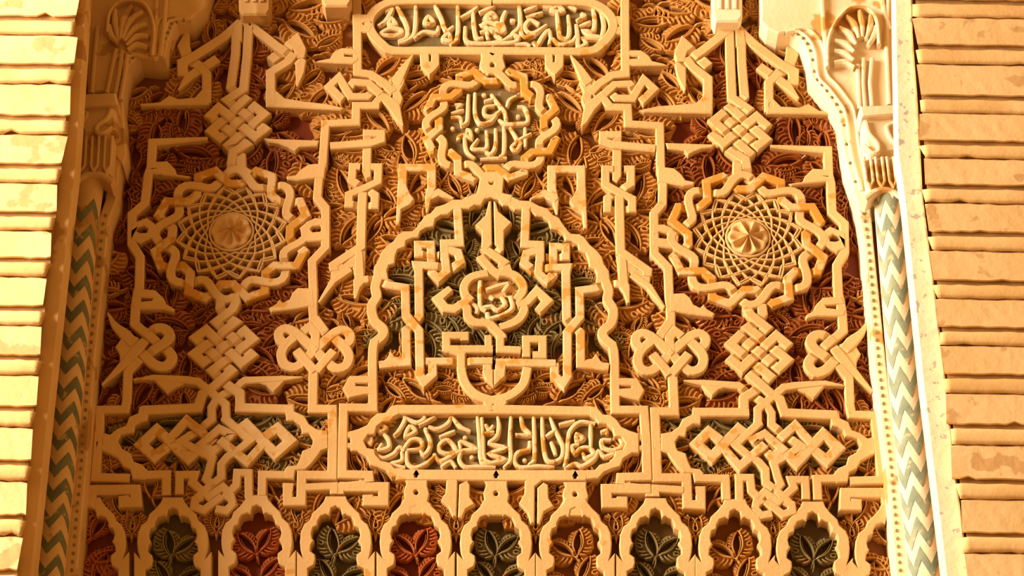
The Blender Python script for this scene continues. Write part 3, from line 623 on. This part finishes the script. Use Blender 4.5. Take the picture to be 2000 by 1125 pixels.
# ================================================================== LEAF CARVING
def bez(a, b, c, n): return [tuple((1-t)**2*a[k]+2*t*(1-t)*b[k]+t*t*c[k] for k in (0, 1)) for t in (i/n for i in range(n+1))]
class LB:
    def __init__(s): s.V, s.F = [], []
    def ridge(s, pts, wd, hb, ht, taper=0.5):
        n = len(pts); b = len(s.V)
        for i, p in enumerate(pts):
            q = pts[max(i-1, 0)]; r = pts[min(i+1, n-1)]; d = Vector((r[0]-q[0], r[1]-q[1]))
            d = d.normalized() if d.length else Vector((1, 0)); w_ = wd/2*(1-(1-taper)*i/(n-1))
            hh = hb+(ht-hb)*(1 if 0 < i < n-1 else 0.35)
            s.V += [(p[0]-d.y*w_, hb-2, p[1]+d.x*w_), (p[0]-d.y*w_*0.45, hh, p[1]+d.x*w_*0.45), (p[0]+d.y*w_*0.45, hh, p[1]-d.x*w_*0.45), (p[0]+d.y*w_, hb-2, p[1]-d.x*w_)]
        for i in range(n-1):
            for c in range(3): s.F.append((b+i*4+c, b+i*4+c+1, b+i*4+5+c, b+i*4+4+c))
    def plate(s, L, h):
        n = len(L); b = len(s.V)
        s.V += [(x, h, z) for x, z in L]+[(x, 0, z) for x, z in L]
        for t in geometry.tessellate_polygon([[Vector((x, z, 0)) for x, z in L]]): s.F.append(tuple(b+i for i in t))
        for i in range(n): s.F.append((b+i, b+(i+1) % n, b+n+(i+1) % n, b+n+i))
    def ring(s, cx, cz, rx, rz, a, wd, hb, ht, n=9):
        p = [(cx+rx*math.cos(t)*math.cos(a)-rz*math.sin(t)*math.sin(a), cz+rx*math.cos(t)*math.sin(a)+rz*math.sin(t)*math.cos(a)) for t in (2*math.pi*i/n for i in range(n+1))]
        s.ridge(p, wd, hb, ht, 1.0)
    def mesh(s, name):
        me = bpy.data.meshes.new(name)
        me.from_pydata([(x*0.001, -h*0.001, z*0.001) for x, h, z in s.V], [], s.F)
        bm = bmesh.new(); bm.from_mesh(me); bmesh.ops.recalc_face_normals(bm, faces=bm.faces); bm.to_mesh(me); bm.free()
        return me
def half(lb, mirror=1, sc_=1.0, bend=26, eye=True, seed=0):
    f = lambda p: (p[0]*sc_, p[1]*sc_*mirror)
    rnd = random.Random(seed)
    sp = bez((0, 0), (24, bend), (60, 12), 12); lo = bez((2, -3), (30, -16), (60, 12), 9)
    env = []; fingers = []
    for i in range(9):
        t = 0.06+0.88*i/8; k = t*12; j = min(int(k), 11); fr = k-j
        b = (sp[j][0]+(sp[j+1][0]-sp[j][0])*fr, sp[j][1]+(sp[j+1][1]-sp[j][1])*fr)
        d = Vector((sp[j+1][0]-sp[j][0], sp[j+1][1]-sp[j][1])).normalized(); n = Vector((-d.y, d.x))
        ln = (9+13*math.sin(math.pi*min(1, t*0.9+0.12)))*rnd.uniform(0.9, 1.1)
        e = Vector(b)+n*ln+d*ln*0.55; c = Vector(b)+n*ln*0.75
        fingers.append((b, tuple(c), tuple(e))); env.append(tuple(e))
    lb.plate([f(p) for p in ([(0, 0)]+env+[sp[12]]+sp[11:0:-1])], 11)
    for i, (b, c, e) in enumerate(fingers):
        if eye and i in (3, 4):
            if i == 3:
                m_ = ((b[0]*0.35+e[0]*0.65)+2, b[1]*0.35+e[1]*0.65); cx, cz = f(m_)
                lb.ring(cx, cz, 6.0*sc_, 4.0*sc_, math.radians(58)*mirror, 3.8*sc_, 11, 17.5)
            continue
        lb.ridge([f(p) for p in bez(b, c, e, 4)], 5.6*sc_, 11, 17, 0.8)
    lb.ridge([f(p) for p in sp], 4.8*sc_, 11, 18, 0.6)
    off = [(p[0]+0.5, p[1]-4.2) for p in sp[1:-2]]; lb.ridge([f(p) for p in off], 3.2*sc_, 8, 15, 0.6)
    lb.ridge([f(p) for p in lo], 5.4*sc_, 8, 16.5, 0.6)
    lb.plate([f(p) for p in (lo[2:]+[(58,0),(50,-12),(36,-17),(20,-13)])], 9)
    for i in range(5):
        p = lo[3+i]; lb.ridge([f(q) for q in bez(p, (p[0]+2, p[1]-4), (p[0]+8, p[1]-8), 3)], 4.4*sc_, 9, 14.5, 0.8)
    lb.ridge([f(p) for p in bez((2, -1), (-10, -4), (-22, 2), 4)], 6*sc_, 9, 16.5, 0.4)
LEAF = []
for mi in (1, -1):
    for bd, sd in ((26, 1), (19, 2)):
        lb = LB(); half(lb, mi, 1.0, bd, True, sd); LEAF.append(lb.mesh('palm_leaf'))
lb = LB(); half(lb, 1, 0.85, 30, False, 3); half(lb, -1, 0.85, 30, False, 4); lb.ring(20, 0, 9, 5, 0, 3.8, 11, 18); PALM = lb.mesh('palmette')
LM = {}
def leaf(par, me, m, px, py, ang, sc_, yb=GR):
    k = (me.name, m)
    if k not in LM:
        c = me.copy(); c.materials.clear(); c.materials.append(M[m]); LM[k] = c
    o = bpy.data.objects.new('leaf', LM[k]); COL.objects.link(o); o.parent = ROOT[par]
    v = at(px, py, yb-0.010); v.y = yb
    o.location = v-ROOT[par].location; o.rotation_euler = (0, ang, 0); s = pxs(px, py)/0.001*sc_
    o.scale = (s, 1.28, s)
def inside(p, L):
    c = False; n = len(L)
    for i in range(n):
        (x1, y1), (x2, y2) = L[i-1], L[i]
        if (y1 > p[1]) != (y2 > p[1]) and p[0] < (x2-x1)*(p[1]-y1)/(y2-y1)+x1: c = not c
    return c
PANEL = [(270,20),(400,-60),(1500,-60),(1600,40),(1630,150),(1675,260),(1690,420),(1715,640),(1765,1130),(135,1130),(188,640),(205,420),(228,300),(235,190),(270,100)]
ARCHIN = [(960,395),(1060,425),(1140,500),(1170,560),(1195,640),(1200,690),(730,690),(735,620),(760,540),(830,450),(880,410)]
BOXR = [(1310,222),(1650,222),(1672,420),(1700,640),(1728,800),(1345,800),(1345,640),(1290,550),(1290,400),(1310,350)]
BOXL = ML(BOXR); BOXL = [(min(x, 640), y) for x, y in BOXL]
ARRR = [(1400,80),(1495,100),(1495,222),(1392,222)]; ARRL = ML(ARRR)
SCR = T('F4',(200,180),(1420,200),(1640,450),(1440,690),(200,690))+T('F3',(1660,430)); SCL = ML(SCR)
NOLEAF = [[(700,-60),(1215,-60),(1215,108),(700,108)], T('F2',(940,100),(1990,110))+T('F3',(1000,120),(1300,430),(1000,720))+T('F2',(960,720),(640,400))]
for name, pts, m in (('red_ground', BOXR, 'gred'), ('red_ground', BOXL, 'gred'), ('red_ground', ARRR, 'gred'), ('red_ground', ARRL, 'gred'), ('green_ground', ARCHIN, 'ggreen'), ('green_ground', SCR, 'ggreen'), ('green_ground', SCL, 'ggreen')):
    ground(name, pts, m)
FIELDS = [('fArch', ARCHIN, 'green', 'greenish carved leaf field behind the ornaments inside the central arch'),
 ('fSR', SCR, 'green', 'greenish leaf field inside the lobed side cartouche by the bright column'), ('fSL', SCL, 'green', 'greenish leaf field inside the lobed side cartouche by the shaded column'),
 ('fAR', ARRR, 'red', 'red leaf strip under the arrow bands by the bright column'), ('fAL', ARRL, 'red', 'red leaf strip under the arrow bands by the shaded column'),
 ('fBR', BOXR, 'red', 'dark red carved leaf field round the rosette by the bright column'), ('fBL', BOXL, 'red', 'dark red carved leaf field round the rosette by the shaded column'),
 ('fTR', [(962,-60),(1700,-60),(1700,225),(962,225)], 'tan', 'tan carved leaf field of the upper corner by the bright column'), ('fTL', [(200,-60),(962,-60),(962,225),(200,225)], 'tan', 'tan carved leaf field of the upper corner by the shaded column'),
 ('fMR', [(962,225),(1800,225),(1800,800),(962,800)], 'tan', 'tan carved leaf field between arch and rosette, nearer the bright column'), ('fML', [(100,225),(962,225),(962,800),(100,800)], 'tan', 'tan carved leaf field between arch and rosette, nearer the shaded column'),
 ('fFR', [(962,800),(1800,800),(1800,1000),(962,1000)], 'tan', 'tan leaf strip behind the key frets, nearer the bright column'), ('fFL', [(100,800),(962,800),(962,1000),(100,1000)], 'tan', 'tan leaf strip behind the key frets, nearer the shaded column')]
for k, pl, m, lab in FIELDS: thing(k, 'leaf_carving', lab, 'carving', 'carved leaf fields')
PLACE = []
def field_of(p):
    for k, pl, m, lab in FIELDS:
        if inside(p, pl): return k, m
    return None, None
DISC = []
def spots(x, y, ang, sc_, mi):
    """three discs along a leaf, in photo units (heights foreshortened by the upward view)"""
    out = []
    for u, v, r in ((12, 8, 13), (32, 10*mi+4*mi, 15), (52, 12*mi, 13)):
        du, dv = u*sc_, v*sc_
        out.append((x+du*math.cos(ang)+dv*math.sin(ang), (y-(-du*math.sin(ang)+dv*math.cos(ang))*0.866), r*sc_))
    return out
def flow(x, y): return 1.5*math.sin(x*0.0105+y*0.004)+1.7*math.cos(y*0.0125-x*0.003)
for sc_, tries in ((1.22, 5200), (0.92, 5200), (0.62, 5200)):
    for _ in range(tries):
        x, y = random.uniform(962, 1765), random.uniform(-50, 985)
        me = random.randrange(4); mi = 1 if me < 2 else -1
        ang = flow(x, y)+random.uniform(-0.35, 0.35)+(math.pi if random.random() < 0.5 else 0)
        sp_ = spots(x, y, ang, sc_, mi)
        if any(q[0] < 958 for q in sp_): continue
        if any((q[0]-t[0])**2+((q[1]-t[1])/0.866)**2 < ((q[2]+t[2])*0.86)**2 for q in sp_ for t in DISC): continue
        DISC += sp_
        PLACE.append((x, y, ang, me, sc_)); q = mir((x, y)); PLACE.append((q[0], q[1], math.pi-ang, (me+2) % 4, sc_))

# ================================================================== COLUMNS, CAPITALS, CORBELS
thing('colR', 'engaged_column', 'slender bright plaster column painted with blue-green zigzags', 'column', 'engaged columns')
thing('colL', 'engaged_column', 'slender shaded column with painted green zigzags, shade put into both colours', 'column', 'engaged columns')
def shaft(key, tab, yc, m, mz, pitch, y0, phase, teeth):
    """tab: (y, left x, right x) of the shaft in the photo; a round shaft on that axis"""
    V, Fc = [], []; n = 20; rows = []
    def ax(y):
        for (ya, la, ra), (yb_, lb_, rb) in zip(tab, tab[1:]):
            if y <= yb_ or yb_ == tab[-1][0]:
                t = (y-ya)/(yb_-ya); return la+(lb_-la)*t, ra+(rb-ra)*t
    def ringat(y, f=1.0):
        l, r = ax(y); a = at(l, y, yc); b = at(r, y, yc); c = (a+b)/2; return c, (b.x-a.x)/2*f
    ys = [tab[0][0]+(tab[-1][0]-tab[0][0])*i/24 for i in range(25)]
    for y in ys:
        c, R = ringat(y)
        V += [(c.x+R*math.sin(t), yc-R*math.cos(t), c.z) for t in (2*math.pi*i/n for i in range(n))]
    for i in range(len(ys)-1):
        for j in range(n): Fc.append((i*n+j, i*n+(j+1) % n, (i+1)*n+(j+1) % n, (i+1)*n+j))
    add(key, 'shaft', V, Fc, m, True)
    y = y0
    while y < tab[-1][0]-40:
        V, Fc = [], []; SUB = 4; K2 = teeth*2*SUB
        th = pitch*random.uniform(0.42, 0.50); am = pitch*0.30
        amp = [am*(1 if (i+phase) % 2 else -1)*random.uniform(0.85, 1.1) for i in range(teeth*2+2)]
        for i in range(K2+1):
            t = math.radians(-80+160*i/K2); k, fr = divmod(i, SUB); s_ = amp[k]+(amp[k+1]-amp[k])*fr/SUB
            for rf in (1.02, 0.98):
                for o in (-th/2, th/2):
                    c, R = ringat(y+s_+o, rf); V.append((c.x+R*math.sin(t), yc-R*math.cos(t), c.z))
        for i in range(K2):
            a, b = i*4, i*4+4
            Fc += [(a, b, b+1, a+1), (a, a+2, b+2, b), (a+1, b+1, b+3, a+3)]
        add(key, 'shaft>zigzag_band', V, Fc, mz); y += pitch
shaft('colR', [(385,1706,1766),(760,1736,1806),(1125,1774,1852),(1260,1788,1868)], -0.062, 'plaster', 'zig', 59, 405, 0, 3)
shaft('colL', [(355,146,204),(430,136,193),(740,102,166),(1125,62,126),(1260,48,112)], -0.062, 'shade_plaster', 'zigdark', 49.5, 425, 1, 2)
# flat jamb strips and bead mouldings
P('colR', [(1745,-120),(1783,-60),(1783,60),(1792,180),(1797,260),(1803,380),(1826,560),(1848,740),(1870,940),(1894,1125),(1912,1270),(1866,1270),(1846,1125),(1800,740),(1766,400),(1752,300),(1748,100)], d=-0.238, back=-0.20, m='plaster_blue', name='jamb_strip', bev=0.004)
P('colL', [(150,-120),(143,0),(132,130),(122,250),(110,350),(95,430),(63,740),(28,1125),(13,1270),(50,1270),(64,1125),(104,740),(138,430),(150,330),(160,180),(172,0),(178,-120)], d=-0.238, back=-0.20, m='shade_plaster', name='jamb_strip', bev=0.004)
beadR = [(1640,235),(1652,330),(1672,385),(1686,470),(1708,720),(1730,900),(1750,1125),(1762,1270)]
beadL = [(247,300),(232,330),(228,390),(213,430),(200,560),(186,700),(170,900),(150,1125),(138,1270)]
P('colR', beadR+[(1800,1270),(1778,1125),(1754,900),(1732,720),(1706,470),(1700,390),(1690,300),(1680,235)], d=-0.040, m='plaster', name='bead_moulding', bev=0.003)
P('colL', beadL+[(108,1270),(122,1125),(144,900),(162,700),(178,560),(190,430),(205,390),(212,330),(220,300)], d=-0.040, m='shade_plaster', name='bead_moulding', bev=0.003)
def beads(key, line, dx, y0, y1, step, m):
    y = y0
    while y < y1:
        x = interp([(p[1], p[0]) for p in line], y)+dx
        P(key, oval(x, y, 3.2, 3.6, 8), d=-0.042, back=-0.035, m=m, name='bead_moulding>bead', bev=0.0006); y += step
beads('colR', beadR[2:], 10, 400, 1125, 15.5, 'bead'); beads('colL', beadL[2:], -11, 420, 1125, 16.5, 'bead')
def capital(key, x0, x1, ys, m, fl):
    """ys: abacus top, block top, flutes top, neck ring top, shaft top"""
    a, b, c, d_, e = ys; sgn = 1 if fl else -1
    P(key, [(x0-4,a),(x1+2,a-3),(x1+4,b),(x0,b+6)], d=-0.105, m=m, name='abacus', bev=0.003)
    P(key, [(x0,b+4),(x1,b),(x1+6,(b+c)/2+6),(x1+5,c-6),(x0+12,c+2),(x0+2,(b+c)/2+8)], d=-0.090, m=m, name='capital_block', bev=0.008)
    h = c-b; wv = x1-x0
    X = (lambda t: x0+wv*t) if fl else (lambda t: x1-wv*t)
    S(key, [(X(0.10),b+h*0.15),(X(0.22),b+h*0.45),(X(0.46),b+h*0.68),(X(0.48),b+h*0.88),(X(0.30),b+h*0.9),(X(0.08),b+h*0.72)], [10,9,9,9,8,5], d=-0.099, m=m, name='capital_block>volute', sm=4, bev=0.003, back=-0.08, weave=False)
    S(key, [(X(0.95),b+h*0.2),(X(0.75),b+h*0.3),(X(0.85),b+h*0.55),(X(1.0),b+h*0.7)], [10,9,9,6], d=-0.098, m=m, name='capital_block>volute', sm=4, bev=0.003, back=-0.08, weave=False)
    sh = 8 if fl else -7
    P(key, [(x0+2+sh*0.3,c-4),(x1+sh*0.3,c-6),(x1+sh,d_+4),(x0+4+sh,d_+8)], d=-0.082, m=m, name='capital_bell', bev=0.006)
    for t in (0.16, 0.50, 0.84):
        xx = x0+wv*t
        S(key, [(xx-7,c+2),(xx-6+sh*0.6,d_-14),(xx+sh*0.8,d_-3),(xx+7+sh*0.6,d_-14),(xx+6,c+2)], 6, d=-0.092, m=m, name='capital_bell>flute', bev=0.002, back=-0.075, weave=False)
    S(key, [(x0-2+sh,e-2),(x0+wv*0.25+sh,d_+6),(x0+wv*0.5+sh,d_+2),(x0+wv*0.75+sh,d_+4),(x1+3+sh,e-6)], 13, d=-0.098, m=m, name='neck_ring', sm=3, bev=0.004, back=-0.05, weave=False)
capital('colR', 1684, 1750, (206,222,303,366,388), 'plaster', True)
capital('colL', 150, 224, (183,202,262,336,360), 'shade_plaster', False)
# corbels with scallop shells over the capitals
def corbel(key, name, label, edge, out, m, shell, base, arc, ribs, fl, sh_m):
    thing(key, name, label, 'corbel', 'shell corbels')
    P(key, edge+out, d=-0.045, m=m, name='corbel_face', bev=0.003)
    for q in ribs: S(key, q, [7,13,9], d=-0.062, m=sh_m, name='corbel_face>shell_rib', sm=4, bev=0.004, back=-0.04, weave=False)
    S(key, arc, 7, d=-0.066, m=sh_m, name='shell_rim', sm=4, bev=0.003, back=-0.04, weave=False)
EDR = [(1486,-60),(1487,40),(1500,56),(1520,64),(1545,62),(1566,78),(1578,105),(1584,150),(1602,170),(1622,196),(1638,225),(1648,300),(1668,372)]
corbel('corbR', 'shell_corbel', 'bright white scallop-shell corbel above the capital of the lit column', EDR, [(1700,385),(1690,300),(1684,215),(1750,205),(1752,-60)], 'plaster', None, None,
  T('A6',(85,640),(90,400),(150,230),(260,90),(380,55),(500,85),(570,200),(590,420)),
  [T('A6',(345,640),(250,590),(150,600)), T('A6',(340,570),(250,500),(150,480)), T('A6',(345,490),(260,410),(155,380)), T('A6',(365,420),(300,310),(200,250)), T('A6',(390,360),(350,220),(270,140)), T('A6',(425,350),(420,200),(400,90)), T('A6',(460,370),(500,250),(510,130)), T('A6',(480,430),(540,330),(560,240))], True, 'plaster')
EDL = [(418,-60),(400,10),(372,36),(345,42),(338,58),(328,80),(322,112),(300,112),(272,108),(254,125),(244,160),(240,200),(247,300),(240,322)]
corbel('corbL', 'shell_corbel', 'scallop-shell corbel with shade put into its plaster, above the capital of the darker column', EDL, [(222,300),(224,200),(232,182),(200,178),(170,180),(172,-60)], 'shade_plaster', None, None,
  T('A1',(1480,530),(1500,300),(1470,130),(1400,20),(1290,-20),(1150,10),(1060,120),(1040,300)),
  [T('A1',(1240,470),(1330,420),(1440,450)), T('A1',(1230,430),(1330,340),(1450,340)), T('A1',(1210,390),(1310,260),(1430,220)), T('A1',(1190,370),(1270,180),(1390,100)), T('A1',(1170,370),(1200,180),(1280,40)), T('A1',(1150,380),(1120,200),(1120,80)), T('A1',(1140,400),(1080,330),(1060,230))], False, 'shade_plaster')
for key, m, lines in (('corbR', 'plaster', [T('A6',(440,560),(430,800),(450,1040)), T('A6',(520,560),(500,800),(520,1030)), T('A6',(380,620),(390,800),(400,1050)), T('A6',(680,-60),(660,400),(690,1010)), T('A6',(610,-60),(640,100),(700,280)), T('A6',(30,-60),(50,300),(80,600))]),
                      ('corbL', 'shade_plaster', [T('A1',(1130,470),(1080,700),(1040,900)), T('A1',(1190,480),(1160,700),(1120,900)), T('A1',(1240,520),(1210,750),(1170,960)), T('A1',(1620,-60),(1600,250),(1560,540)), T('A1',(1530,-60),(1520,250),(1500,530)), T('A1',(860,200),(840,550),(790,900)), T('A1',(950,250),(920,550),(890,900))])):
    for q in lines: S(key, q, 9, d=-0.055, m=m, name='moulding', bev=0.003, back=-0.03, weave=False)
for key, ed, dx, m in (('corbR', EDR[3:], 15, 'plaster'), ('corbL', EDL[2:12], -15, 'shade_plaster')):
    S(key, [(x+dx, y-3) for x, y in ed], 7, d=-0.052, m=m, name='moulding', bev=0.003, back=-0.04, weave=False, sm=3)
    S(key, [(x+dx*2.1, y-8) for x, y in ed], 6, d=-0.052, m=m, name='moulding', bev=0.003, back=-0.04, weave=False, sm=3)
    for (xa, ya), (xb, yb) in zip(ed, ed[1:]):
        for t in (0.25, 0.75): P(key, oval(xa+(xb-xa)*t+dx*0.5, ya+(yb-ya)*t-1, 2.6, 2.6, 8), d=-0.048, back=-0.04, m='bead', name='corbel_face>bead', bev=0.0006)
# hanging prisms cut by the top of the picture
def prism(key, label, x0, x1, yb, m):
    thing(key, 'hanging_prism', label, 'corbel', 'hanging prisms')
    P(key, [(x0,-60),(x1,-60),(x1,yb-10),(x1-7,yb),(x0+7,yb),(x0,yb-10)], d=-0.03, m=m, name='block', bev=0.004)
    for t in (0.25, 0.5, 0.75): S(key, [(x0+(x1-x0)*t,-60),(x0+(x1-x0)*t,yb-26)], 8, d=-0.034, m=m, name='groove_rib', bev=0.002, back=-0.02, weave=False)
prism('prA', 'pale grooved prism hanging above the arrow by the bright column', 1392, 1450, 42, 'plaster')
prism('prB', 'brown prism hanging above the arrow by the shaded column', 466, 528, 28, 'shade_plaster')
prism('prC', 'pale grooved prism at the top edge beside the bright shell corbel', 1490, 1548, 26, 'plaster')
prism('prD', 'brown prism at the top edge left of the inscription', 628, 686, 12, 'shade_plaster')

# ================================================================== ASSEMBLY
build_strands()
LEAFKEYS = [f[0] for f in FIELDS]
for k, pl, m, lab in FIELDS:
    root = bpy.data.objects.new('leaf_carving', None); root.empty_display_size = 0.05; COL.objects.link(root)
    q = (sum(p[0] for p in pl)/len(pl), sum(p[1] for p in pl)/len(pl)); root.location = at(q[0], q[1], GR)
    root['label'] = lab; root['category'] = 'carving'; root['group'] = 'carved leaf fields'; ROOT[k] = root
finish()
ros = [((1460,465),112),((451,454),112),((960,241),100)]
for x, y, ang, me, sc_ in PLACE:
    p = (x+32*sc_*math.cos(ang), y+32*sc_*math.sin(ang)*0.866)
    if not inside(p, PANEL) or any(inside(p, q) for q in NOLEAF): continue
    if any(((p[0]-c[0])/r)**2+((p[1]-c[1])/(r*0.87))**2 < 1 for c, r in ros): continue
    k, m = field_of(p)
    if k: leaf(k, LEAF[me], m, x, y, ang, sc_)
for i, (cx, cy, lm, cn) in enumerate(NX):
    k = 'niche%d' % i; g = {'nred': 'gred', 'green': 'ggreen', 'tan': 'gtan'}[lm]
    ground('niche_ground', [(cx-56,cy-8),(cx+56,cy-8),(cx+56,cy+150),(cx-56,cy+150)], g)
    x0 = max(cx, 170) if i == 0 else cx
    sd = 1 if i % 2 else -1; zb = GR; j = random.uniform(-.2, .2)
    if i == 0: lst = [(2,62,-0.9,0,1.05),(4,110,-0.5,2,1.1),(6,150,-1.0,0,1.1)]
    elif i == 10: lst = [(-2,62,math.pi+0.9,2,1.05),(-4,110,math.pi+0.5,0,1.1),(-6,150,math.pi+1.0,2,1.1)]
    else:
        g = 0.28*sd+j; hp = -math.pi/2
        lst = [(-3,100,hp-0.30+g,0,0.98),(4,96,hp+0.34+g,2,0.92),(-8,156,hp-0.62+g,1,0.98),(9,150,hp+0.62+g,3,1.0)]
    for dx, dy, an, me, sc_ in lst: leaf(k, LEAF[me], lm, cx+dx, cy+dy, an, sc_, zb)
for px_, py_ in [(x-78, y+45) for x, y, a, b in NX[1:]]:
    q = 'fFR' if px_ > 962 else 'fFL'
    leaf(q, PALM, 'tan', px_, py_+12, -math.pi/2, 0.85)
